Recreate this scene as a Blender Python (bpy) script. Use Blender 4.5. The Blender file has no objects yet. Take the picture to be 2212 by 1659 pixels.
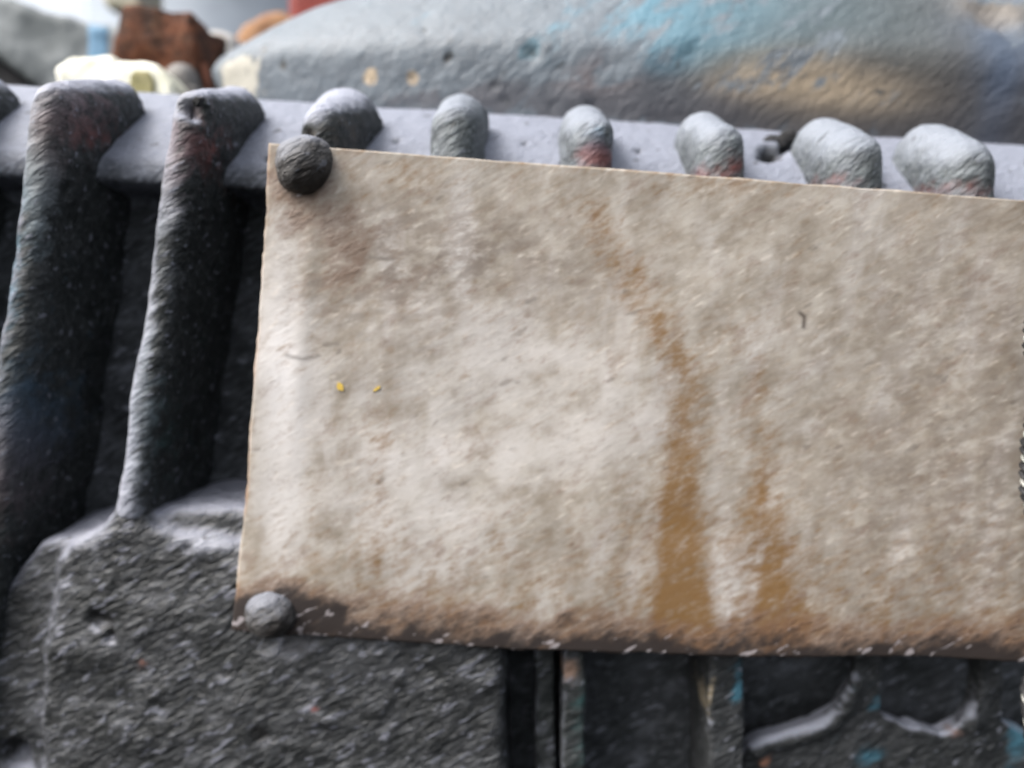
import bpy, bmesh, math, random
import numpy as np
from mathutils import Vector, Matrix
random.seed(7); RNG = np.random.RandomState(7)
R = math.radians
sc = bpy.context.scene
col = sc.collection

# ------------------------------------------------------------------ camera
DIST = 0.100                       # metres from lens to nameplate
PITCH, YAW, ROLL = R(-8.0), R(0.0), R(3.4)
cam_d = bpy.data.cameras.new('Camera')
cam = bpy.data.objects.new('Camera', cam_d); col.objects.link(cam)
rot = Matrix.Rotation(YAW, 3, 'Z') @ Matrix.Rotation(R(90) + PITCH, 3, 'X') @ Matrix.Rotation(ROLL, 3, 'Z')
fwd = rot @ Vector((0, 0, -1))
CAM = -fwd * DIST
cam.matrix_world = Matrix.Translation(CAM) @ rot.to_4x4()
cam_d.sensor_width = 36; cam_d.lens = 26
cam_d.clip_start = 0.005; cam_d.clip_end = 500
cam_d.dof.use_dof = True
cam_d.dof.focus_distance = 0.0825
cam_d.dof.aperture_fstop = 13.0
sc.camera = cam

# ------------------------------------------------------------------ light
SUN_EL, SUN_AZ = R(48), R(-112)      # azimuth: 0 = behind the plate (+Y), negative = left
sdir = Vector((math.sin(SUN_AZ) * math.cos(SUN_EL), math.cos(SUN_AZ) * math.cos(SUN_EL), math.sin(SUN_EL)))
w = bpy.data.worlds.new('World'); sc.world = w; w.use_nodes = True
wn = w.node_tree; bg = wn.nodes['Background']
sky = wn.nodes.new('ShaderNodeTexSky'); sky.sky_type = 'NISHITA'; sky.sun_disc = False
sky.sun_elevation = SUN_EL; sky.sun_rotation = SUN_AZ
sky.air_density = 1.0; sky.dust_density = 7.0; sky.ozone_density = 1.0
hs = wn.nodes.new('ShaderNodeHueSaturation'); hs.inputs['Saturation'].default_value = 0.38; hs.inputs['Value'].default_value = 1.42   # thin white overcast
wn.links.new(sky.outputs[0], hs.inputs['Color']); wn.links.new(hs.outputs[0], bg.inputs[0]); bg.inputs[1].default_value = 0.12
sl = bpy.data.lights.new('sun', 'SUN'); sl.energy = 1.3; sl.angle = R(25); sl.color = (1.0, 0.975, 0.95)
so = bpy.data.objects.new('sun', sl); col.objects.link(so)
so.rotation_euler = sdir.to_track_quat('Z', 'Y').to_euler()
sc.view_settings.view_transform = 'Standard'; sc.view_settings.look = 'None'
sc.view_settings.gamma = 1.0; sc.view_settings.exposure = 1.08

# ------------------------------------------------------------------ surveying helper: photo position -> point at depth Y
FD = 2212 * 26 / 36
def P(dx, dy, Y):
    d = rot @ Vector(((dx - 1106) / FD, -(dy - 829.5) / FD, -1.0))
    return CAM + d * ((Y - CAM.y) / d.y)

# ------------------------------------------------------------------ numpy value noise
def _h(ix, iy, iz, s):
    n = (ix * 374761393 + iy * 668265263 + iz * 2147483647 + s * 1274126177) & 0xffffffff
    n = ((n ^ (n >> 13)) * 1274126177) & 0xffffffff
    n = ((n ^ (n >> 16)) * 2246822519) & 0xffffffff
    return (n & 0xffff) / 65535.0
def vnoise(p, scale, seed=0):
    q = p / scale + 1000.0
    i = np.floor(q).astype(np.int64); f = q - i; f = f * f * (3 - 2 * f)
    r = 0
    for a in (0, 1):
        for b in (0, 1):
            for c in (0, 1):
                wgt = (f[:, 0] if a else 1 - f[:, 0]) * (f[:, 1] if b else 1 - f[:, 1]) * (f[:, 2] if c else 1 - f[:, 2])
                r = r + wgt * _h(i[:, 0] + a, i[:, 1] + b, i[:, 2] + c, seed)
    return r * 2 - 1

# ------------------------------------------------------------------ material tools
class N:
    def __init__(s, name):
        s.m = bpy.data.materials.new(name); s.m.use_nodes = True
        s.t = s.m.node_tree; s.b = s.t.nodes['Principled BSDF']
    def node(s, t, **k):
        n = s.t.nodes.new(t)
        for a, v in k.items(): setattr(n, a, v)
        return n
    def put(s, sock, v):
        if isinstance(v, bpy.types.NodeSocket): s.t.links.new(v, sock)
        elif v is not None:
            if isinstance(v, tuple) and len(v) == 3 and sock.type == 'RGBA': v = (*v, 1)
            sock.default_value = v
    def math(s, op, a, b=None, c=None, clamp=False):
        n = s.node('ShaderNodeMath', operation=op, use_clamp=clamp)
        s.put(n.inputs[0], a); s.put(n.inputs[1], b); s.put(n.inputs[2], c); return n.outputs[0]
    def vmath(s, op, a, b=None):
        n = s.node('ShaderNodeVectorMath', operation=op)
        s.put(n.inputs[0], a); s.put(n.inputs[1], b)
        return n.outputs['Value'] if op == 'DOT_PRODUCT' else n.outputs[0]
    def mix(s, f, a, b, mode='MIX'):
        n = s.node('ShaderNodeMix', data_type='RGBA', blend_type=mode)
        s.put(n.inputs[0], f); s.put(n.inputs[6], a); s.put(n.inputs[7], b); return n.outputs[2]
    def ss(s, v, lo, hi):
        n = s.node('ShaderNodeMapRange', interpolation_type='SMOOTHSTEP')
        s.put(n.inputs[0], v); n.inputs[1].default_value = lo; n.inputs[2].default_value = hi; return n.outputs[0]
    def noise(s, vec, scale, detail=3, rough=0.55, seed=0.0):
        n = s.node('ShaderNodeTexNoise', noise_dimensions='4D')
        s.put(n.inputs['Vector'], vec); n.inputs['W'].default_value = seed
        n.inputs['Scale'].default_value = scale; n.inputs['Detail'].default_value = detail; n.inputs['Roughness'].default_value = rough
        return n.outputs[0]
    def pos(s):
        return s.node('ShaderNodeTexCoord').outputs['Object']
    def grain(s, vec, ang=33, stretch=4.0):
        """a coordinate in which noise comes out as a short slanted grain in the rough surface"""
        a = R(ang)
        u = s.vmath('DOT_PRODUCT', vec, (math.cos(a) / stretch, 0.08, math.sin(a) / stretch))
        v = s.vmath('DOT_PRODUCT', vec, (-math.sin(a), 0.1, math.cos(a)))
        y = s.vmath('DOT_PRODUCT', vec, (0.0, 0.8, 0.0))
        n = s.node('ShaderNodeCombineXYZ'); s.put(n.inputs[0], u); s.put(n.inputs[1], y); s.put(n.inputs[2], v)
        return n.outputs[0]
    def attr(s, name):
        n = s.node('ShaderNodeAttribute', attribute_name=name); return n
    def bump(s, h, dist, strength=1.0, normal=None):
        n = s.node('ShaderNodeBump'); s.put(n.inputs['Height'], h)
        n.inputs['Distance'].default_value = dist; n.inputs['Strength'].default_value = strength
        if normal is not None: s.put(n.inputs['Normal'], normal)
        return n.outputs[0]
    def out(s, colour, rough=0.7, normal=None, metal=0.0, spec=0.4):
        s.put(s.b.inputs['Base Color'], colour); s.put(s.b.inputs['Roughness'], rough)
        s.put(s.b.inputs['Metallic'], metal); s.b.inputs['Specular IOR Level'].default_value = spec
        if normal is not None: s.put(s.b.inputs['Normal'], normal)
        return s.m

def cast_material(name, dark, light, dust, dust_lo, dust_hi, ang=33, stretch=4, speck=0.62, bumpd=0.00035, rough=0.62, spec=0.45, dn=0.75, lump=650, glint=1.9, edge=(.15, .80, 1.7, 520)):
    """old enamel on rough cast iron: mottled paint, patches of other coats and painted-in shading (attribute «coat»), dust lying on upward faces"""
    n = N(name); p = n.pos(); g = n.grain(p, ang, stretch)
    mid = n.noise(p, 160, 5, 0.6, 1.0)
    fine = n.noise(g, 1500, 3, 0.6, 2.0)
    lumps = n.noise(n.grain(p, ang, 2.0), lump, 4, 0.6, 3.0)
    c = n.mix(n.ss(mid, 0.38, 0.66), dark, light)
    c = n.mix(n.ss(fine, 0.45, 0.75), c, tuple(min(1, x * glint + 0.012 * (glint > 1.5)) for x in light))
    a = n.attr('coat')
    k = n.math('ADD', a.outputs['Alpha'], n.math('MULTIPLY', n.math('SUBTRACT', n.noise(n.grain(p, ang, 2.5), edge[3], 5, 0.7, 5.0), 0.5), edge[2]))
    c = n.mix(n.math('MULTIPLY', n.ss(k, edge[0], edge[1]), .92), c, a.outputs['Color'])
    nz = n.vmath('DOT_PRODUCT', n.node('ShaderNodeNewGeometry').outputs['Normal'], (-0.30, -0.10, 0.95))
    dn = n.math('ADD', nz, n.math('MULTIPLY', n.math('SUBTRACT', lumps, 0.5), dn))
    dn = n.math('ADD', dn, n.math('MULTIPLY', n.math('SUBTRACT', mid, 0.5), 0.4))
    df = n.math('MULTIPLY', n.ss(dn, dust_lo, dust_hi), n.math('SUBTRACT', 1.0, n.math('MULTIPLY', n.ss(k, 0.42, 0.7), 0.55)))
    c = n.mix(n.math('MULTIPLY', df, 0.92), c, dust)
    sp = n.noise(n.grain(p, ang, stretch * 0.8), 1150, 2, 0.5, 9.0)
    c = n.mix(n.math('MULTIPLY', n.ss(sp, speck, speck + 0.06), 0.55), c, tuple(x * 0.9 for x in dust))
    c = n.mix(n.math('MULTIPLY', n.ss(n.noise(g, 700, 2, 0.5, 12.0), 0.66, 0.72), 0.75), c, tuple(x * 0.35 for x in dark))
    h = n.math('ADD', n.math('MULTIPLY', lumps, 1.0), n.math('MULTIPLY', fine, 0.45))
    h = n.math('ADD', h, n.math('MULTIPLY', sp, 0.5))
    nb = n.bump(h, bumpd * 2.2, 0.9)
    r = n.math('ADD', rough - 0.1, n.math('MULTIPLY', fine, 0.3))
    return n.out(c, r, nb, 0.0, spec)

GREEN_DARK = (0.009, 0.012, 0.012); GREY = (0.024, 0.027, 0.028); DUST = (0.26, 0.275, 0.33)
M_fin = cast_material('enamel_fin', GREEN_DARK, GREY, DUST, 0.12, 0.75)
M_pad = cast_material('enamel_pad', (0.014, 0.0155, 0.016), (0.036, 0.038, 0.041), (.24,.25,.30), 0.15, .95, speck=0.595, bumpd=0.00030, rough=.42, spec=.55, stretch=4.5, lump=1150)
M_ledge = cast_material('enamel_ledge', (0.06, 0.066, 0.075), (0.12, 0.13, 0.15), (0.18, 0.195, 0.24), -0.05, 0.9, ang=38, stretch=2.2, speck=0.7, bumpd=0.00026)
M_body = cast_material('enamel_groove', (0.015, 0.018, 0.020), (0.040, 0.044, 0.050), DUST, 0.12, 0.8)
M_dome = cast_material('enamel_dome', (0.095, 0.112, 0.13), (0.115, 0.138, 0.16), (0.122, 0.145, 0.168), 0.2, 1.3, ang=47, stretch=2, speck=0.75, bumpd=0.0002, dn=.3, rough=.5, glint=1.3, edge=(.30, .58, 2.2, 210))
M_low = cast_material('enamel_low', (0.010, 0.012, 0.013), (0.027, 0.029, 0.031), DUST, 0.35, 0.95, ang=36, stretch=3)

def simple(name, dark, light, scale=120, rough=.8, bumpd=.0005, spec=.3):
    n = N(name); p = n.pos(); a = n.noise(p, scale, 5, .62, 1.); b = n.noise(p, scale * 4, 4, .6, 3.)
    c = n.mix(n.ss(a, .36, .64), dark, light); c = n.mix(n.math('MULTIPLY', n.ss(b, .5, .7), .4), c, tuple(x * .5 for x in dark))
    return n.out(c, rough, n.bump(n.math('ADD', a, n.math('MULTIPLY', b, .5)), bumpd), 0, spec)

# ------------------------------------------------------------------ object tools
def root(name, label, cat, loc, group=None):
    o = bpy.data.objects.new(name, None); col.objects.link(o); o.location = loc
    o.empty_display_size = 0.01
    o['label'] = label; o['category'] = cat
    if group: o['group'] = group
    return o
def world_loc(o):
    v = Vector(o.location)
    while o.parent: o = o.parent; v += Vector(o.location)
    return v
def link(name, me, mat, parent=None, smooth=True):
    """me is in world coordinates; children are stored relative to their parent"""
    o = bpy.data.objects.new(name, me); col.objects.link(o)
    if parent is not None:
        off = world_loc(parent); me.transform(Matrix.Translation(-off)); o.parent = parent
    if not me.materials: me.materials.append(mat)
    if smooth: me.polygons.foreach_set('use_smooth', [True] * len(me.polygons))
    return o

def prism(bm, poly, y0, y1, rise=0.0, shrink=None):
    """poly: photo positions surveyed on the plane Y=y0, extruded straight back to y1; rise lifts the back"""
    f = [P(x, y, y0) for x, y in poly]
    a = [bm.verts.new(v) for v in f]
    b = [bm.verts.new((v.x, y1, v.z + rise)) for v in f]
    n = len(f)
    bm.faces.new(a); bm.faces.new(b[::-1])
    for i in range(n): bm.faces.new((a[i], b[i], b[(i + 1) % n], a[(i + 1) % n]))
def hexa(bm, pts):
    """8 points: front quad (0-3), back quad (4-7)"""
    v = [bm.verts.new(p) for p in pts]
    for q in ((0, 1, 2, 3), (7, 6, 5, 4), (0, 4, 5, 1), (1, 5, 6, 2), (2, 6, 7, 3), (3, 7, 4, 0)):
        bm.faces.new([v[i] for i in q])

def cast(name, bm, mat, parent, voxel=0.0006, smooth=8, amp=0.00035, dents=(), coats=(), seed=0, extra=None):
    """union of the shapes in bm, rounded like a casting, roughened, dented and given patches of other paint, some of them painted light and shade"""
    bmesh.ops.recalc_face_normals(bm, faces=bm.faces)
    me = bpy.data.meshes.new(name); bm.to_mesh(me); bm.free()
    t = bpy.data.objects.new('tmp', me); col.objects.link(t)
    r = t.modifiers.new('r', 'REMESH'); r.mode = 'VOXEL'; r.voxel_size = voxel
    s = t.modifiers.new('s', 'SMOOTH'); s.factor = 0.5; s.iterations = smooth
    dg = bpy.context.evaluated_depsgraph_get()
    out = bpy.data.meshes.new_from_object(t.evaluated_get(dg)); bpy.data.objects.remove(t); bpy.data.meshes.remove(me)
    nv = len(out.vertices)
    co = np.empty(nv * 3); out.vertices.foreach_get('co', co); co = co.reshape(-1, 3)
    no = np.empty(nv * 3); out.vertices.foreach_get('normal', no); no = no.reshape(-1, 3)
    d = amp * (1.1 * vnoise(co, 0.0062, seed) + 0.55 * vnoise(co, 0.0027, seed + 1) + 0.33 * vnoise(co, 0.0013, seed + 2))
    if extra is not None: d = d + extra(co, no)
    col4 = np.zeros((nv, 4))
    def onto(x, y, Y):
        # the nearest surface that this survey line meets
        o_ = np.array(CAM); dv = np.array(P(x, y, .05)) - o_; dv /= np.linalg.norm(dv)
        rel = co - o_; t = rel @ dv; off = np.linalg.norm(rel - t[:, None] * dv, axis=1)
        hit = off < voxel * 1.3
        if not hit.any(): return np.array(P(x, y, Y))
        return co[hit][np.argmin(t[hit])]
    for (x, y, Y, rad, dep) in dents:
        c = onto(x, y, Y); q = np.linalg.norm(co - c, axis=1) / rad
        q = q + 0.35 * vnoise(co, rad * 0.7, seed + 5)
        k = np.clip(1 - q, 0, 1); k = k * k * (3 - 2 * k)
        d = d - dep * k
        m = np.clip(k * 1.6, 0, 1)[:, None]
        if dep > 0: col4 = col4 * (1 - m) + m * np.array([0.012, 0.012, 0.012, 1.0])
    for (x, y, Y, rx, rz, rgb, strg, *ry) in coats:
        c = onto(x, y, Y)
        k = np.exp(-(((co[:, 0] - c[0]) / rx) ** 2 + ((co[:, 2] - c[2]) / rz) ** 2 + ((co[:, 1] - c[1]) / (ry[0] if ry else max(rx, 0.012))) ** 2))
        k = (k * strg)[:, None]
        kk = np.clip(k / (k + col4[:, 3:4] + 1e-6), 0, 1)
        col4[:, :3] = col4[:, :3] * (1 - kk) + np.array(rgb) * kk
        col4[:, 3:4] = np.maximum(col4[:, 3:4], k)
    co = co + no * d[:, None]
    out.vertices.foreach_set('co', co.ravel())
    at = out.color_attributes.new('coat', 'FLOAT_COLOR', 'POINT'); at.data.foreach_set('color', col4.ravel())
    out.materials.clear()
    return link(name, out, mat, parent)

BLUE = (0.035, 0.12, 0.17); LBLUE = (0.06, 0.17, 0.25); PBLUE = (0.055, 0.18, 0.42); RED = (0.13, 0.035, 0.028)
TAN = (0.42, 0.33, 0.22); BROWN = (0.075, 0.062, 0.05); TEAL = (0.03, 0.085, 0.085)

# ================================================================== THE MOTOR
base = P(1106, 1659, 0.03)
motor = root('electric_motor', 'old cast iron motor with cooling fins, domed cover and blank nameplate, filling the view', 'motor', base)

YB = 0.0185                          # bottom of the grooves
# ---- body behind the fins
bm = bmesh.new()
hexa(bm, [P(-500, 2100, YB), P(2900, 2100, YB), P(2900, 470, YB), P(-500, 340, YB),
          P(-500, 2100, YB) + Vector((0, .012, 0)), P(2900, 2100, YB) + Vector((0, .012, 0)), P(2900, 470, YB) + Vector((0, .012, 0)), P(-500, 340, YB) + Vector((0, .012, 0))])
cast('motor_body', bm, M_body, motor, voxel=0.0011, smooth=3, amp=0.0004, seed=11)

# ---- sloping ledge above the grooves
za = P(280, 392, 0.0095).z; zc = P(700, 222, 0.027).z
bm = bmesh.new()
sec = [(0.0092, za), (0.0098, za + 0.0030), (0.0145, za + .003 + (zc - za - .003) * .36), (0.0200, za + .003 + (zc - za - .003) * .70), (0.027, zc), (0.050, zc), (0.050, za - 0.004), (0.0190, za - 0.004), (0.0180, za - 0.0015)]
def ledge_depth(x, y):
    a, b = P(x, y, .0098), P(x, y, .027)
    f = lambda t: (a.z + (b.z - a.z) * t) - (za + .003 + (zc - za - .003) * t)
    t = f(0) / (f(0) - f(1)); return .0098 + (.027 - .0098) * t
x0, x1 = P(-300, 300, 0.03).x, P(2600, 300, 0.03).x
A = [bm.verts.new((x0, y, z)) for y, z in sec]; B = [bm.verts.new((x1, y, z)) for y, z in sec]
bm.faces.new(A); bm.faces.new(B[::-1])
for i in range(len(sec)): bm.faces.new((A[i], B[i], B[(i + 1) % len(sec)], A[(i + 1) % len(sec)]))
pits = [(1672, 312, .020, .0032, .004), (1706, 298, .022, .0022, .003), (1655, 330, .018, .0016, .002), (512, 208, .030, .0016, .002), (1385, 315, .024, .0010, .0012), (800, 262, .026, .0009, .001), (853, 297, .022, .0008, .001), (1130, 300, .02, .0008, .001),
        (520, 470, .012, .002, .0012), (585, 330, .013, .0015, .001)]
cast('top_ledge', bm, M_ledge, motor, voxel=0.0006, smooth=10, amp=0.00016, dents=pits, seed=21,
     coats=[(250, 240, .028, .004, .002, GREY, .3), (2000, 380, .015, .01, .002, RED, .3)])

for k, poly in enumerate(([(1640, 308), (1668, 294), (1690, 300), (1712, 276), (1724, 284), (1716, 304), (1690, 322), (1672, 318), (1650, 326)], [(404, 214), (420, 204), (436, 212), (428, 232), (414, 238)])):
    Yk = ledge_depth(1690, 310) if k == 0 else .0012
    bm = bmesh.new(); prism(bm, poly, Yk - .0012, Yk + .0010, rise=.0006)
    cast('paint_flake', bm, simple('burnt_flake', (.006, .006, .006), (.03, .03, .032), 900), motor, voxel=.0003, smooth=2, amp=.0007, seed=25 + k)

# ---- cooling fins; each runs down the face and ends in a rounded nose above the ledge
def fin(top, bot, yf, wid, rise, seed, coats=(), dents=(), yb=0.0195, taper=1.25, mat=None, smooth=10, label=None, backrise_w=1.0):
    T = P(top[0], top[1], yf); Bt = P(bot[0], bot[1], yf)
    h = wid / 2; hb = h * taper
    bm = bmesh.new()
    e = yb - yf
    # a rib with a full round nose: box, tube down the front, tube along the sloping top, ball at the corner
    up = (T - Bt).normalized()
    Tc = T + Vector((0, h, -h)); Bc = Bt + Vector((0, h, 0)); Tb = T + Vector((0, e, rise - h))
    hexa(bm, [Bc + Vector((-h, 0, 0)), Bc + Vector((h, 0, 0)), Tc + Vector((h, 0, 0)), Tc + Vector((-h, 0, 0)),
              Bt + Vector((-hb, e, 0)), Bt + Vector((hb, e, 0)), Tb + Vector((hb, 0, 0)), Tb + Vector((-hb, 0, 0))])
    def tube(a, b, ra, rb):
        L = (b - a).length; q = (b - a).to_track_quat('Z', 'Y').to_matrix().to_4x4()
        bmesh.ops.create_cone(bm, cap_ends=True, segments=24, radius1=ra, radius2=rb, depth=L, matrix=Matrix.Translation((a + b) / 2) @ q)
    tube(Bc, Tc, h, h); tube(Tc, Tb, h, hb)
    bmesh.ops.create_uvsphere(bm, u_segments=20, v_segments=12, radius=h, matrix=Matrix.Translation(Tc))
    o = cast('cooling_fin', bm, mat or M_fin, motor, voxel=0.0006, smooth=smooth, amp=0.0003, seed=seed, coats=coats, dents=dents)
    if label: o['label'] = label
    return o

fins = [
 # top (peak), bottom, front depth, width, rise at back; pale ridge coats: dusty worn paint with the highlight painted in
 ((92, 168), (-130, 1900), .0008, .0050, .0024, [(8, 520, .002, .004, .016, LBLUE, .5), (15, 260, .002, .003, .006, LBLUE, .5), (0, 1000, .002, .004, .012, (.11,.06,.05), .6), (140, 250, .010, .006, .006, RED, .55), (60, 930, .012, .006, .010, (.02,.06,.10), .7), (60, 330, .001, .0035, .016, (.16,.18,.19), .75, .0030), (40, 180, .001, .008, .003, (.24,.25,.28), .8, .008)], [], 'chipped fin at the left edge with pale blue paint down its front'),
 ((-230, 160), (-440, 1900), .0008, .0050, .0024, [], [], None),
 ((400, 188), (268, 1130), .0008, .0046, .0024, [(410, 300, .008, .006, .006, RED, .5), (300, 900, .002, .003, .012, TEAL, .5), (310, 450, .002, .003, .01, TEAL, .35), (352, 330, .001, .0024, .014, (.20,.21,.24), .85, .0026), (300, 640, .001, .0022, .014, (.26,.27,.31), .95, .0022), (270, 900, .001, .0020, .014, (.28,.29,.34), .95, .0020), (258, 1100, .001, .0024, .010, (.28,.29,.34), .95, .0020), (370, 200, .002, .004, .003, (.24,.25,.28), .8, .006)], [(420, 210, .004, .0028, .0022), (432, 232, .006, .0016, .0014)], 'long fin running down from the ledge into the mounting pad'),
 ((688, 210), (640, 1200), .0030, .0060, .0024, [(760, 290, .018, .004, .004, BROWN, .4)], [(650, 290, .006, .0016, .001)], None),
 ((978, 212), (960, 1200), .0040, .0066, .0036, [], [], None),
 ((1282, 236), (1265, 1200), .0040, .0066, .0032, [(1300, 330, .006, .003, .0022, RED, 1.0), (1300, 290, .005, .003, .002, LBLUE, .45)], [], None),
 ((1572, 258), (1560, 1200), .0040, .0066, .0036, [(1525, 372, .012, .005, .0016, RED, .5), (1610, 365, .006, .003, .002, RED, .5)], [], None),
 ((1872, 272), (1860, 1200), .0040, .0078, .0036, [(1790, 395, .012, .005, .0018, RED, .5)], [], None),
 ((2126, 292), (2120, 1200), .0040, .0084, .0036, [(2040, 410, .012, .006, .0016, RED, .5)], [], None),
 ((2440, 314), (2420, 1200), .0040, .0066, .0036, [], [], None),
]
M_finr = cast_material('enamel_fin_end', (0.04, 0.046, 0.048), (0.085, 0.097, 0.10), (0.185, 0.205, 0.24), -0.10, 1.0, ang=40, stretch=3.5)
for i, (t, b, yf, wd, rs, cts, dts, lab) in enumerate(fins):
    fin(t, b, yf, wd, rs, 31 + 7 * i, cts, dts, mat=M_finr if i >= 4 else M_fin, label=lab, taper=1.25 if i >= 4 else 1.95)

# ---- mounting pad lower left
bm = bmesh.new()
prism(bm, [(118, 1206), (150, 1172), (212, 1150), (240, 1112), (252, 1040), (298, 1040), (306, 1118), (336, 1152), (420, 1160), (540, 1172), (700, 1160), (1086, 1180), (1096, 1900), (60, 1900), (84, 1660), (96, 1420), (106, 1290)], 0.0014, YB + .002)
prism(bm, [(75, 1172), (400, 1095), (560, 1095), (560, 1300), (200, 1900), (-160, 1900), (-120, 1480), (-20, 1330), (40, 1220)], 0.0034, YB + .002)
cast('mounting_pad', bm, M_pad, motor, voxel=0.00055, smooth=44, amp=0.00042, seed=77,
     dents=[(205, 1345, .001, .0022, .0011), (228, 1380, .001, .0014, .0010), (15, 1640, .004, .004, .004), (395, 1192, .001, .0012, .0006), (640, 1385, .001, .0042, .0010),
            (470, 1480, .001, .0016, -.0004), (860, 1470, .001, .0016, -.0005), (700, 1560, .001, .0018, -.0005), (560, 1600, .001, .002, .0006)],
     coats=[(680, 1540, .0012, .0007, .0005, RED, .9), (300, 1440, .0012, .0006, .0005, (.2, .10, .08), .8), (170, 1160, .001, .004, .0012, (.25,.26,.30), .7), (430, 1175, .001, .006, .0014, (.25,.26,.30), .7)])  # pale top-edge patches: settled dust with the edge highlight painted in

# ---- casting details under the nameplate, right of the pad
bm = bmesh.new(); prism(bm, [(1158, 1300), (1196, 1300), (1200, 1900), (1158, 1900)], .0075, YB)
cast('support_rib', bm, M_fin, motor, voxel=.00045, smooth=6, amp=.0003, seed=91)
bm = bmesh.new(); prism(bm, [(1218, 1300), (1262, 1300), (1264, 1900), (1214, 1900)], .0045, YB)
cast('support_rib', bm, M_fin, motor, voxel=.00045, smooth=6, amp=.0003, seed=92, coats=[(1235, 1455, .0045, .0014, .0020, (.28, .18, .13), .8), (1262, 1560, .008, .002, .008, TEAL, .4)])
bm = bmesh.new(); prism(bm, [(1532, 1300), (1606, 1300), (1608, 1560), (1606, 1900), (1534, 1900)], .0040, YB)
cast('support_rib', bm, M_low, motor, voxel=.00045, smooth=6, amp=.0003, seed=93, coats=[(1598, 1490, .0045, .0009, .0036, BLUE, .7), (1534, 1500, .004, .0003, .004, (.30, .25, .17), .6)])  # thin pale line on the left edge is a painted highlight
bm = bmesh.new()
prism(bm, [(1600, 1632), (1640, 1606), (1700, 1590), (1770, 1568), (1818, 1536), (1846, 1480), (1842, 1300), (1904, 1300), (1908, 1545), (1960, 1570), (2040, 1590), (2090, 1560), (2120, 1500), (2116, 1300), (2166, 1300), (2172, 1560), (2240, 1600), (2400, 1620), (2400, 1900), (1600, 1900)], .0085, .0120)
def ridge(co, no):
    # raised bead of metal along the rim of the first pocket
    pts = [np.array(P(x, y, .0085)) for x, y in ((1634, 1620), (1660, 1604), (1730, 1588), (1795, 1562), (1832, 1520), (1852, 1470))]
    best = np.full(len(co), 1.0)
    for a, b in zip(pts[:-1], pts[1:]):
        ab = b - a; t = np.clip(((co - a) @ ab) / (ab @ ab), 0, 1)
        best = np.minimum(best, np.linalg.norm(co - a - t[:, None] * ab, axis=1))
    c2 = np.array(P(2100, 1556, .0085)); best = np.minimum(best, np.linalg.norm(co - c2, axis=1) * .7)
    return .0011 * np.exp(-(best / .0013) ** 2)
cast('pocket_web', bm, M_low, motor, voxel=.0005, smooth=6, amp=.0004, seed=94, extra=ridge,
     coats=[(1900, 1525, .009, .0014, .0020, BLUE, .5), (1880, 1640, .0085, .003, .0016, BLUE, .6), (2052, 1572, .0085, .0014, .0010, (.2, .12, .10), .6), (1655, 1652, .0085, .0010, .0010, (.3, .15, .10), .9), (2195, 1560, .009, .002, .006, BLUE, .7)])

# ---- domed end cover above the ledge
YC = 0.064
cen = P(1690, 300, YC); ax = (P(1690, 165, YC) - P(452, 165, YC)).length; ay = YC - 0.0272
zt = lambda yD: P(452, yD, YC).z
prof = [(zt(330), .93), (zt(225), .955), (zt(205), .975), (zt(165), 1.0), (zt(140), .985), (zt(100), .935), (zt(40), .85), (zt(0), .765), (zt(-60), .66), (zt(-140), .54), (zt(-240), .38), (zt(-300), .20), (zt(-318), .02)]
zlo = zc + .0005
prof[0] = (zc - .004, .93); prof[1] = (zc + .0012, .955); prof[2] = (zc + .0035, .972)
prof = sorted(prof)
bm = bmesh.new(); rings = []
ns = 96
for z, r in prof:
    rings.append([bm.verts.new((cen.x + ax * r * math.cos(2 * math.pi * k / ns), YC + ay * r * math.sin(2 * math.pi * k / ns) * (1.0), z)) for k in range(ns)])
for a, b in zip(rings[:-1], rings[1:]):
    for k in range(ns): bm.faces.new((a[k], a[(k + 1) % ns], b[(k + 1) % ns], b[k]))
bm.faces.new(rings[0][::-1]); bm.faces.new(rings[-1])
dome_dents = [(x, y, Y, r * .8, d * .8) for x, y, Y, r, d in (
   (1135, 95, .05, .0025, .0008), (1148, 100, .05, .0018, .0008), (960, 120, .052, .0018, .0006), (905, 52, .06, .002, .0006), (1310, 120, .047, .0022, .0006), (1270, 220, .041, .002, .0008), (1180, 215, .041, .0016, .0006), (1055, 180, .043, .0018, .0005),
   (870, 165, .047, .0016, .0005), (560, 95, .08, .0016, .0005), (600, 140, .07, .0022, .0006), (2150, 15, .06, .006, .002), (2190, 40, .06, .004, .0015), (1500, 100, .045, .003, .0006), (1080, 215, .041, .0022, .0007))]
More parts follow.
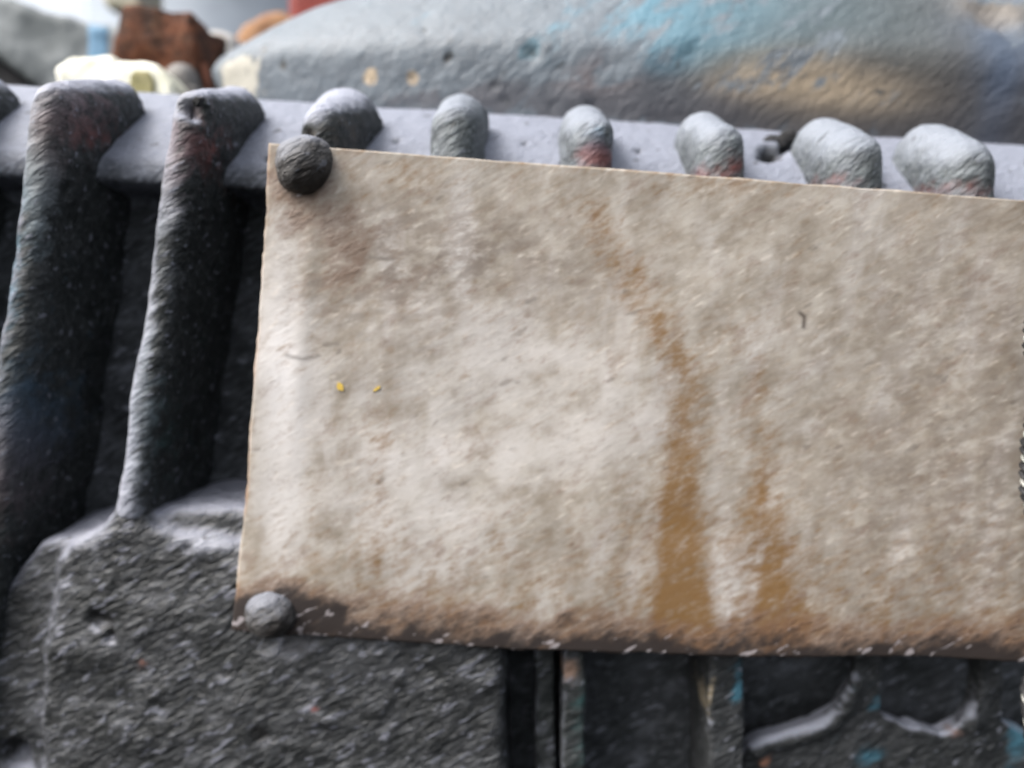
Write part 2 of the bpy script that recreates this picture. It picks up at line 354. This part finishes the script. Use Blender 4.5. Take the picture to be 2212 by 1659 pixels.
dome_coats_shade = [(1580, 90, .045, .020, .008, LBLUE, .75), (1380, 50, .047, .016, .010, (.13,.26,.32), .5), (1250, 120, .045, .010, .006, (.15,.28,.34), .45), (1470, 130, .045, .012, .004, LBLUE, .62), (1750, 70, .047, .022, .010, (.05,.13,.16), .62), (1450, 10, .050, .018, .007, LBLUE, .6), (1640, 20, .05, .02, .008, (.07,.2,.26), .6),
   (2165, 190, .046, .0055, .011, PBLUE, 1.3), (2140, 60, .05, .006, .006, PBLUE, .35), (2030, 90, .05, .026, .017, (.055,.052,.045), 1.0), (2190, 90, .05, .02, .02, (.05,.048,.045), .7), (2080, 260, .045, .026, .008, (.05, .042, .040), .9), (1850, 110, .045, .020, .014, (.06,.07,.07), .7), (1750, 225, .043, .05, .0045, (.060, .058, .068), .85), (1200, 210, .043, .030, .0030, (.085,.085,.10), .8), (900, 215, .043, .016, .002, (.12,.125,.14), .6), (1500, 215, .043, .03, .0035, (.055,.055,.064), 1.0), (1950, 265, .043, .03, .006, (.05,.045,.045), .9), (1950, 170, .045, .018, .007, BROWN, .6),  # dark coats along the lower rim paint in the shading under its curve
   (1750, 170, .043, .009, .0035, TAN, .62), (1860, 190, .044, .009, .0030, TAN, .62), (1620, 155, .043, .006, .003, TAN, .40), (788, 168, .050, .0012, .0014, TAN, 1.3), (882, 158, .047, .0012, .0012, TAN, 1.2), (1290, 115, .045, .006, .004, (.2, .12, .1), .45),
   (505, 165, .075, .006, .005, (.42, .40, .34), .9), (2150, 5, .06, .005, .0025, (.30, .25, .19), .9)]
cast('end_cover', bm, M_dome, motor, voxel=0.0010, smooth=8, amp=0.00018, seed=55, dents=dome_dents, coats=dome_coats_shade)  # right-hand coats: brown where paint is gone, light falloff painted in

# ---- nameplate: thin sheet, slightly buckled, corroded edge
nu, nvv = 420, 230
TL, TR, BL, BR = (586, 309), (2330, 441), (505, 1362), (2330, 1436)
def edge_top(u): return 0.0
verts = []; uvD = []
for side in (0, 1):
    for j in range(nvv + 1):
        v = j / nvv
        for i in range(nu + 1):
            u = i / nu
            x = (1 - v) * ((1 - u) * TL[0] + u * TR[0]) + v * ((1 - u) * BL[0] + u * BR[0])
            y = (1 - v) * ((1 - u) * TL[1] + u * TR[1]) + v * ((1 - u) * BL[1] + u * BR[1])
            x += 7 * math.sin(v * 3.0) * (1 - u) - 5 * (1 - u)
            y += 16 * math.sin(math.pi * min(1, u * 1.25)) * v
            uvD.append((x, y)); verts.append(P(x, y, 0.0))
co = np.array(verts); D = np.array(uvD); half = len(co) // 2
edge = np.zeros(half)
J, I = np.divmod(np.arange(half), nu + 1)
fx = I / nu; fz = J / nvv
# ragged edges
rag = vnoise(np.c_[co[:half, 0], co[:half, 2] * 0, co[:half, 2] * 0] * 1.0, .0022, 3) * .00030 + vnoise(co[:half], .0009, 4) * .00018
wl = np.exp(-fx * 160)[:, None]; 
dz = np.where(J == nvv, vnoise(co[:half], .0030, 5) * .00022 + vnoise(co[:half], .0009, 6) * .00014, 0) + np.where(J == 0, vnoise(co[:half], .004, 5) * .00012, 0)
dx = np.where(I == 0, vnoise(co[:half], .0030, 8) * .00015 + vnoise(co[:half], .0010, 9) * .00008, 0)
buck = .00035 * vnoise(co[:half], .020, 1) + .00010 * vnoise(co[:half], .006, 2)
# faint wrinkle band at upper left and shallow vertical fold near the left edge
fold = .00013 * np.exp(-((D[:half, 0] - 655 + .09 * (D[:half, 1] - 700)) / 22) ** 2) * np.clip((1250 - D[:half, 1]) / 500, 0, 1) * np.clip((D[:half, 1] - 380) / 150, 0, 1)
wr = .00002 * np.exp(-((D[:half, 0] - 760) / 130) ** 2 - ((D[:half, 1] - 650) / 130) ** 2) * np.sin(D[:half, 1] / 8.0 + 6 * vnoise(co[:half], .0035, 12))
curl = .0006 * np.exp(-fx * 60) + .0003 * np.exp(-(1 - fz) * 40)
for s in (0, 1):
    sl_ = slice(s * half, (s + 1) * half)
    co[sl_, 1] += buck - fold + wr + curl * .4 + s * .0007
    co[sl_, 2] += dz; co[sl_, 0] += dx
faces = []
W = nu + 1
for j in range(nvv):
    for i in range(nu):
        a = j * W + i
        faces.append((a, a + W, a + W + 1, a + 1))
        faces.append((a + half, a + 1 + half, a + W + 1 + half, a + W + half))
for i in range(nu):
    faces.append((i, i + 1, i + 1 + half, i + half)); a = nvv * W + i; faces.append((a, a + half, a + 1 + half, a + 1))
for j in range(nvv):
    a = j * W; faces.append((a, a + half, a + W + half, a + W)); a = j * W + nu; faces.append((a, a + W, a + W + half, a + half))
me = bpy.data.meshes.new('nameplate'); me.from_pydata(co.tolist(), [], faces)
X, Yd = D[:, 0], D[:, 1]
def G(cx, cy, rx, ry): return np.exp(-((X - cx) / rx) ** 2 - ((Yd - cy) / ry) ** 2)
def run(pts, wdt):
    # a run of stain that swells and fades along its length; the third number of each point is its strength
    out = np.zeros(len(X))
    for (ax_, ay_, sa), (bx, by, sb) in zip(pts[:-1], pts[1:]):
        abx, aby = bx - ax_, by - ay_; t = np.clip(((X - ax_) * abx + (Yd - ay_) * aby) / (abx ** 2 + aby ** 2), 0, 1)
        out = np.maximum(out, (sa + (sb - sa) * t) * np.exp(-(np.hypot(X - ax_ - t * abx, Yd - ay_ - t * aby) / wdt) ** 2))
    return out
def streak(pts, wdt, amp=1.0):
    best = np.full(len(X), 1e9)
    for (ax_, ay_), (bx, by) in zip(pts[:-1], pts[1:]):
        abx, aby = bx - ax_, by - ay_; t = np.clip(((X - ax_) * abx + (Yd - ay_) * aby) / (abx ** 2 + aby ** 2), 0, 1)
        best = np.minimum(best, np.hypot(X - ax_ - t * abx, Yd - ay_ - t * aby))
    return amp * np.exp(-(best / wdt) ** 2)
n1 = vnoise(co, .0045, 40); n2 = vnoise(co, .0018, 41); n3 = vnoise(co * np.array([1, 1, .25]), .0016, 42)
ochre = run([(1285, 460, .4), (1320, 540, .68), (1385, 640, .62), (1440, 730, .66), (1480, 820, .6), (1482, 950, .72), (1466, 1080, .85), (1465, 1200, .7), (1476, 1370, .75)], 46)
ochre = np.maximum(ochre, run([(1560, 680, .1), (1630, 800, .4), (1652, 950, .5), (1650, 1080, .5), (1652, 1200, .6), (1700, 1370, .6)], 46)) + run([(822, 850, .25), (822, 960, .4), (815, 1220, .3)], 34) + .25 * G(1450, 1130, 90, 160) + .4 * G(1540, 405, 110, 24) + .25 * np.exp(-((X - 1560) / 190) ** 2) * np.clip((Yd - 900) / 400, 0, 1)
ochre += .45 * G(1280, 560, 90, 60) * 0 + .42 * np.clip((Yd - 1050) / 300, 0, 1) + .22 * G(700, 1000, 400, 400) * 0 + .3 * G(870, 380, 90, 40) + .25 * np.exp(-(Yd - 320 - .0757 * (X - 700)) / 26) * (Yd > 0)
ochre = ochre * (1 + .35 * n3) + .07 * n1
bot = 1368 + 16 * np.sin(np.pi * np.clip((X - 505) / 1825 * 1.25, 0, 1)) + .0405 * (X - 505)
dist = bot - Yd                                     # photo px above the lower edge
grime = np.clip(1.15 - dist / (84 + 38 * np.clip(n1 + .3, 0, 1) + 34 * np.exp(-((X - 640) / 130) ** 2) + 10 * n2), 0, 1)
grime += .9 * G(650, 392, 66, 52) + .25 * G(745, 560, 90, 90) + .22 * G(700, 470, 120, 70)
grime += .3 * G(980, 1190, 90, 20) + .95 * G(610, 1345, 120, 75)
left = .9 * np.exp(-np.abs(X - (572 - .066 * (Yd - 410))) / 9.0) * (.6 + .4 * n1)
pale = .25 * G(900, 900, 420, 260) + .75 * G(610, 760, 60, 260) + .45 * G(600, 1150, 50, 150) + .55 * G(1000, 500, 34, 160) + .35 * G(1100, 750, 180, 110) + .35 * G(900, 1150, 220, 160) + .6 * G(1560, 1280, 48, 110) + .35 * G(1230, 950, 160, 120) + .3 * G(1540, 560, 40, 130) + .25 * G(1730, 780, 120, 200) + .2 * G(1900, 600, 40, 200)
shade = .45 * np.clip((X - 1000) / 1200, 0, 1) * np.clip((Yd - 300) / 900, .2, 1) + .8 * G(850, 560, 230, 170) + .4 * G(1220, 590, 180, 90) + .3 * G(1080, 520, 120, 60) + .35 * G(2050, 1000, 260, 330) + .3 * G(2100, 560, 180, 200)  # darker lower right is light falloff painted in; blobs are brown-grey mottling
c1 = np.clip(np.c_[ochre, grime, left, np.clip(pale + .15 * n1, 0, 1)], 0, 1)
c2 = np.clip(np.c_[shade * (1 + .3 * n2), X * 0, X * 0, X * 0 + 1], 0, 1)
chip = (((X - 735) / 8 + (Yd - 835) / 25) ** 2 + ((Yd - 834) / 8) ** 2 < 1) | (((X - 815) / 7 + (Yd - 840) / 14) ** 2 + ((Yd - 840) / 3.5) ** 2 < 1)
scr = streak([(1728, 676), (1738, 684), (1736, 706)], 4.5) + streak([(620, 768), (655, 775), (690, 768)], 4, .6) + streak([(700, 745), (730, 742)], 4, .5) + streak([(800, 555), (850, 560)], 4, .5)
c2[:, 1] = np.clip(scr, 0, 1)
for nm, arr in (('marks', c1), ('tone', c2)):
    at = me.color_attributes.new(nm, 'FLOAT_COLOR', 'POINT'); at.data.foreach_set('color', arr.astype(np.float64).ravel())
n = N('weathered_plate'); p = n.pos(); g = n.grain(p, 33, 3.0); vg = n.grain(p, 88, 3.2)
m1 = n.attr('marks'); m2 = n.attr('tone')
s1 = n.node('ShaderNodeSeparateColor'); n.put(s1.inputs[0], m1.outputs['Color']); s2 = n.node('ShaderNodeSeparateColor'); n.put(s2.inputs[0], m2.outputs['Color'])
mid = n.noise(p, 190, 5, 0.62, 1.0); fine = n.noise(g, 1500, 3, 0.6, 2.0); blot = n.noise(n.grain(p, 33, 1.8), 520, 4, 0.6, 4.0)
c = n.mix(n.ss(mid, .35, .66), (.225, .192, .152), (.365, .33, .283))
c = n.mix(n.math('MULTIPLY', n.ss(blot, .38, .66), .42), c, (.44, .415, .38))
c = n.mix(n.math('MULTIPLY', n.ss(n.noise(vg, 230, 4, .6, 31.), .50, .72), .55), c, (.235, .20, .16))
c = n.mix(n.math('MULTIPLY', n.ss(n.noise(vg, 150, 4, .6, 33.), .52, .70), .5), c, (.50, .475, .46))
c = n.mix(n.math('MULTIPLY', m1.outputs['Alpha'], n.ss(n.math('ADD', blot, m1.outputs['Alpha']), .50, .95)), c, (.62, .60, .59))
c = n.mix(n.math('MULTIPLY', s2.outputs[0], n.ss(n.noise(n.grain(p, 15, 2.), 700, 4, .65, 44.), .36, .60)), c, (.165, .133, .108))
c = n.mix(n.math('MULTIPLY', n.ss(fine, .55, .78), .5), c, (.20, .165, .125))
c = n.mix(n.math('MULTIPLY', n.ss(n.noise(g, 1300, 2, .5, 21.), .58, .75), .35), c, (.68, .62, .55))
oc = n.math('ADD', s1.outputs[0], n.math('MULTIPLY', n.math('SUBTRACT', n.noise(g, 1300, 3, .7, 6.), .5), 2.2))
oc = n.math('ADD', oc, n.math('MULTIPLY', n.math('SUBTRACT', n.noise(vg, 420, 3, .6, 36.), .5), .9))
c = n.mix(n.math('MULTIPLY', n.ss(oc, .0, 1.15), .9), c, (.165, .082, .018))
sp = n.noise(n.grain(p, 33, 2.4), 620, 2, .5, 8.)
c = n.mix(n.math('MULTIPLY', n.ss(sp, .65, .73), .45), c, (.10, .08, .065))
c = n.mix(n.math('MULTIPLY', n.ss(s1.outputs[2], .12, .8), .8), c, (.27, .14, .06))
gr = n.math('ADD', s1.outputs[1], n.math('MULTIPLY', n.math('SUBTRACT', n.noise(n.grain(p, 38, 2.2), 480, 5, .7, 7.), .5), 1.9))
c = n.mix(n.math('MULTIPLY', n.ss(gr, .05, .50), .65), c, (.15, .085, .055))
c = n.mix(n.math('MULTIPLY', n.ss(gr, .35, .95), .97), c, (.022, .017, .016))
c = n.mix(n.math('MULTIPLY', n.ss(n.math('ADD', n.math('MULTIPLY', s1.outputs[1], .22), n.noise(g, 1100, 2, .5, 17.)), .80, .86), .75), c, (.36, .33, .34))
c = n.mix(s2.outputs[1], c, (.07, .055, .045))
h = n.math('ADD', n.math('MULTIPLY', blot, .25), n.math('MULTIPLY', fine, .4)); h = n.math('ADD', h, n.math('MULTIPLY', n.ss(gr, .3, .7), .5))
n.out(c, n.math('ADD', .48, n.math('MULTIPLY', fine, .3)), n.bump(h, .00024, .6), 0.0, .45)
plate = link('nameplate', me, n.m, motor); plate['label'] = 'blank weathered beige metal nameplate with ochre streaks and rusty lower edge'

# two chips of yellow paint stuck to the plate
n = N('yellow_paint'); n.out(n.mix(n.noise(n.pos(), 900, 2), (.50, .33, .05), (.64, .46, .10)), .6); M_yel = n.m
for (cx, cy, rx, ry, tilt) in ((735, 835, 7.5, 10.5, .55), (814, 840, 9, 3.4, .5)):
    bm = bmesh.new(); ring = []; rb = []
    for k in range(9):
        a = 2 * math.pi * k / 9; rr = 1 + .22 * random.uniform(-1, 1)
        px, py = rx * math.cos(a) * rr, ry * math.sin(a) * rr
        x = cx + px * math.cos(tilt) + py * math.sin(tilt); y = cy - px * math.sin(tilt) + py * math.cos(tilt)
        q = P(x, y, -.0001); i0 = int(np.argmin((D[:half, 0] - x) ** 2 + (D[:half, 1] - y) ** 2)); ys = co[i0, 1]
        ring.append(bm.verts.new((q.x, ys - .00012, q.z))); rb.append(bm.verts.new((q.x, ys + .0002, q.z)))
    bm.faces.new(ring); bm.faces.new(rb[::-1])
    for k in range(9): bm.faces.new((ring[k], rb[k], rb[(k + 1) % 9], ring[(k + 1) % 9]))
    bmesh.ops.recalc_face_normals(bm, faces=bm.faces)
    mm = bpy.data.meshes.new('paint_chip'); bm.to_mesh(mm); bm.free(); link('paint_chip', mm, M_yel, plate, smooth=False)

# ---- drive screws holding the plate
M_rivet = cast_material('dirty_rivet', (0.03, 0.028, 0.026), (0.06, 0.058, 0.058), (.16,.17,.20), 0.10, 1.1, bumpd=.0004)
def rivet(cx, cy, rD, lab, seed, h=.0032):
    c = P(cx, cy, -.0012); r = rD * .0000626
    bm = bmesh.new(); rings = []; prof_ = [(1.05, .0016), (1.08, .0006), (1.06, -.0003), (.98, -.0011), (.82, -.0019), (.58, -.0026), (.3, -.0030), (.05, -h)]
    for rr, yy in prof_:
        rings.append([bm.verts.new((c.x + r * rr * math.cos(2 * math.pi * k / 24), yy, c.z + r * rr * math.sin(2 * math.pi * k / 24))) for k in range(24)])
    for a, b in zip(rings[:-1], rings[1:]):
        for k in range(24): bm.faces.new((a[k], a[(k + 1) % 24], b[(k + 1) % 24], b[k]))
    bm.faces.new(rings[0]); bm.faces.new(rings[-1][::-1])
    o = cast('rivet', bm, M_rivet, plate, voxel=.0003, smooth=4, amp=.00042, seed=seed, coats=[(cx + 26, cy + 34, 0, .0024, .0020, (.018, .015, .013), 1.1)])  # dark lower right of the head: greasy dirt with its shadow painted in
    o['label'] = lab; return o
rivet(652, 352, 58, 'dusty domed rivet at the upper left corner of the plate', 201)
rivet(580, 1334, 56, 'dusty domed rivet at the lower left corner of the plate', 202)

# ================================================================== THINGS BEHIND
def plain(name, dark, light, scale=60, rough=.6): return simple(name, dark, light, scale, rough, .0002)

# rusty hexagonal nut standing behind the ledge
YN = .082
nr = root('rusty_nut', 'big rusty brown hexagonal nut standing behind the ledge, left of the domed cover', 'nut', (P(345, 190, YN).x, YN, zc))
n = N('rust'); p = n.pos(); a = n.noise(p, 170, 6, .65, 1.); b = n.noise(p, 480, 4, .6, 3.)
c = n.mix(n.ss(a, .38, .62), (.042, .024, .018), (.14, .055, .030)); c = n.mix(n.math('MULTIPLY', n.ss(b, .52, .72), .6), c, (.19, .095, .05)); c = n.mix(n.math('MULTIPLY', n.ss(n.noise(p, 230, 3, .5, 8.), .58, .68), .8), c, (.03, .018, .015))
M_rust = n.out(c, .9, n.bump(n.math('ADD', a, n.math('MULTIPLY', b, .6)), .0016), 0, .2)
bm = bmesh.new()
zb_ = zc
top = [(262, 8), (412, 22)]; 
def col8(pts, y0, y1, mov=0.0):
    f = [P(x, y, y0) for x, y in pts]
    hexa(bm, f + [Vector((v.x + mov, y1, v.z)) for v in f])
col8([(218, 230), (440, 230), (412, 22), (262, 10)], YN - .008, YN + .012)
f = [P(412, 24, YN - .008), P(440, 235, YN - .008), P(470, 215, YN + .000), P(430, 66, YN + .000)]
cast('nut_body', bm, M_rust, nr, voxel=.0008, smooth=3, amp=.0007, seed=301)
bm = bmesh.new(); hexa(bm, [P(408, 60, YN - .007), P(446, 200, YN - .007), P(462, 190, YN - .003), P(430, 62, YN - .003),
    P(408, 60, YN + .010), P(446, 200, YN + .010), P(462, 190, YN + .010), P(430, 62, YN + .010)])
cast('chamfer_edge', bm, simple('fresh_rust', (.19, .065, .035), (.30, .11, .06)), nr, voxel=.0006, smooth=3, amp=.0004, seed=302)
# stud head in front of it
gb = root('grey_bolt', 'small grey round bolt head at the foot of the rusty nut', 'bolt', (P(392, 190, .062).x, .062, zc))
bm = bmesh.new(); c0 = P(392, 180, .062); rr0 = 36 * .0001
bmesh.ops.create_uvsphere(bm, u_segments=24, v_segments=12, radius=1, matrix=Matrix.Translation((c0.x, c0.y, c0.z - .0006)) @ Matrix.Diagonal((rr0, rr0, .0047, 1)))
prism(bm, [(360, 250), (424, 250), (424, 185), (360, 185)], .059, .066)
cast('bolt_head', bm, simple('dull_zinc', (.10, .095, .09), (.20, .19, .18)), gb, voxel=.0005, smooth=4, amp=.0002, seed=311)

# cream connector, two lumps with a bore
cc = root('cable_connector', 'cream plastic two-lobed cable connector resting on the ledge in front of the nut', 'connector', (P(245, 200, .056).x, .056, zc))
M_cream = simple('cream_plastic', (.70, .69, .54), (.86, .85, .76), 90, .45, .0003)
bm = bmesh.new()
prism(bm, [(118, 150), (140, 124), (170, 118), (196, 122), (226, 116), (248, 124), (250, 240), (126, 240)], .052, .066)
cast('rear_lobe', bm, M_cream, cc, voxel=.0005, smooth=20, amp=.0004, seed=321)
bm = bmesh.new()
prism(bm, [(240, 145), (256, 134), (300, 131), (330, 136), (350, 155), (368, 178), (376, 250), (240, 250)], .048, .058)
cast('front_lobe', bm, M_cream, cc, voxel=.0005, smooth=14, amp=.0003, seed=322, dents=())
bm = bmesh.new()
prism(bm, [(278, 160), (292, 152), (320, 153), (330, 172), (330, 240), (276, 240)], .0472, .052)
cast('bore_plug', bm, simple('olive_plastic', (.20, .185, .08), (.32, .29, .15)), cc, voxel=.0004, smooth=4, amp=.0002, seed=323)

# slanted grey casting top left
fl = root('grey_casing', 'blurred grey-blue slanted casing with a brighter blue stripe at the upper left corner', 'casing', (P(60, 200, .11).x, .11, zc))
bm = bmesh.new()
prism(bm, [(-260, -120), (-40, -30), (60, 6), (120, 26), (190, 44), (290, 58), (290, 260), (140, 250), (60, 172), (-20, 110), (-260, -20)], .098, .135)
cast('casing_body', bm, simple('grey_blue_enamel', (.10, .115, .12), (.19, .21, .22), 60, .6), fl, voxel=.0012, smooth=8, amp=.0005, seed=331)
bm = bmesh.new()
prism(bm, [(186, 46), (236, 54), (236, 200), (186, 200)], .0974, .130)
cast('painted_band', bm, simple('blue_enamel', (.08, .17, .28), (.12, .24, .36), 60, .6), fl, voxel=.0009, smooth=3, amp=.0002, seed=332)
bm = bmesh.new()
prism(bm, [(-300, -40), (-20, 104), (60, 170), (120, 235), (120, 330), (-300, 330)], .106, .128)
cast('dark_underside', bm, simple('near_black', (.006, .006, .008), (.014, .014, .018), 60, .6), fl, voxel=.0014, smooth=4, amp=.0003, seed=333)  # near-black wedge along the casing's lower edge

# rounded white lump, rusty ring and red block between nut and cover
wl_ = root('white_cap', 'small blurred white cap between the rusty nut and the domed cover', 'cap', (P(465, 100, .10).x, .10, zc))
bm = bmesh.new()
prism(bm, [(430, 66), (470, 60), (505, 74), (505, 300), (430, 300)], .098, .112)
cast('cap_shell', bm, plain('chalky_white', (.42, .40, .38), (.60, .58, .55)), wl_, voxel=.0008, smooth=8, amp=.0003, seed=341)
bm = bmesh.new(); prism(bm, [(425, 108), (560, 112), (560, 300), (425, 300)], .094, .0985)
cast('cap_band', bm, plain('dark_green_rubber', (.05, .075, .075), (.08, .11, .11)), wl_, voxel=.0008, smooth=4, amp=.0002, seed=342)
rg = root('rusty_ring', 'orange-brown rusty rim peeking over the left shoulder of the domed cover', 'ring', (P(560, 60, .13).x, .13, zc))
bm = bmesh.new()
prism(bm, [(490, 92), (520, 56), (565, 30), (600, 22), (640, 34), (760, 60), (760, 300), (490, 300)], .128, .142)
cast('ring_rim', bm, simple('orange_rust', (.22, .11, .06), (.34, .19, .10)), rg, voxel=.0011, smooth=6, amp=.0004, seed=351)
rd = root('red_housing', 'dark red painted block at the top edge just above the domed cover', 'housing', (P(660, 0, .15).x, .15, zc))
bm = bmesh.new()
prism(bm, [(622, -60), (700, -60), (860, -40), (860, 200), (624, 200)], .150, .172)
cast('housing_shell', bm, plain('red_enamel', (.17, .028, .022), (.23, .042, .032)), rd, voxel=.0011, smooth=4, amp=.0003, seed=361)

# pale blue-grey drum further back
dr = root('storage_drum', 'large out of focus pale blue-grey drum standing far behind the nut', 'drum', (P(480, 200, .36).x, .36, -.20))
c0 = P(236, 60, .36); c1_ = P(860, 60, .36); rad = (c1_.x - c0.x) / 2; cx = (c0.x + c1_.x) / 2
bm = bmesh.new(); rings = []
prof_ = [(1.0, -.20), (1.02, -.197), (1.02, -.19), (1.0, -.187), (1.0, -.05), (1.015, -.045), (1.0, -.04), (1.0, .10), (1.015, .105), (1.0, .11), (1.0, .28), (1.02, .283), (1.02, .29), (1.0, .293)]
for rr, z in prof_: rings.append([bm.verts.new((cx + rad * rr * math.cos(2 * math.pi * k / 64), .36 + rad * rr * math.sin(2 * math.pi * k / 64), z)) for k in range(64)])
for a_, b_ in zip(rings[:-1], rings[1:]):
    for k in range(64): bm.faces.new((a_[k], a_[(k + 1) % 64], b_[(k + 1) % 64], b_[k]))
bm.faces.new(rings[0][::-1]); bm.faces.new(rings[-1])
mm = bpy.data.meshes.new('drum_shell'); bm.to_mesh(mm); bm.free()
link('drum_shell', mm, plain('pale_blue_enamel', (.27, .31, .36), (.33, .37, .42), 10), dr)
pl = root('olive_pipe', 'short olive-grey pipe end at the top edge above the rusty nut', 'pipe', (P(245, 0, .2).x, .2, .1))
bm = bmesh.new()
prism(bm, [(217, -60), (219, 0), (228, 16), (246, 22), (300, 24), (300, -60)], .20, .22)
cast('pipe_end', bm, plain('olive_grey', (.30, .29, .22), (.40, .38, .30)), pl, voxel=.0012, smooth=4, amp=.0003, seed=371)

# braided cable hanging in front of the right edge of the plate
cb = root('braided_cable', 'black and white braided cable just showing at the right edge in front of the plate', 'cable', P(2222, 1000, -.003))
M_bk = simple('black_braid', (.012, .012, .013), (.03, .03, .032), 300, .6, .0002); M_wh = simple('white_braid', (.22, .23, .21), (.34, .34, .32), 300, .7, .0002)
def cx_at(y):
    pts = [(200, 2262), (600, 2256), (740, 2238), (850, 2256), (960, 2234), (1060, 2231), (1180, 2256), (1400, 2256), (1500, 2232), (1600, 2240), (1800, 2262)]
    return float(np.interp(y, [a for a, _ in pts], [b for _, b in pts]))
for sname, mat_, off in (('dark_strand', M_bk, 0), ('pale_strand', M_wh, 1), ('dark_strand', M_bk, 2)):
    bm = bmesh.new(); rings = []
    ysamp = np.arange(-500, 2200, 3.0)
    for yD in ysamp:
        ctr = P(cx_at(yD), yD, -.004); ph = yD / 52 * 2 * math.pi + off * 2.094
        sub = ctr + Vector((.00085 * math.cos(ph), .00085 * math.sin(ph), 0)); r_ = .00078 if off != 1 else .00062
        rings.append([bm.verts.new(sub + Vector((r_ * math.cos(a), r_ * math.sin(a), 0))) for a in [2 * math.pi * k / 8 for k in range(8)]])
    for a_, b_ in zip(rings[:-1], rings[1:]):
        for k in range(8): bm.faces.new((a_[k], a_[(k + 1) % 8], b_[(k + 1) % 8], b_[k]))
    bmesh.ops.recalc_face_normals(bm, faces=bm.faces)
    mm = bpy.data.meshes.new(sname); bm.to_mesh(mm); bm.free(); link(sname, mm, mat_, cb)

print('zc slope check', zc, 'tris', sum(len(o.data.polygons) for o in sc.objects if o.type == 'MESH') * 2)
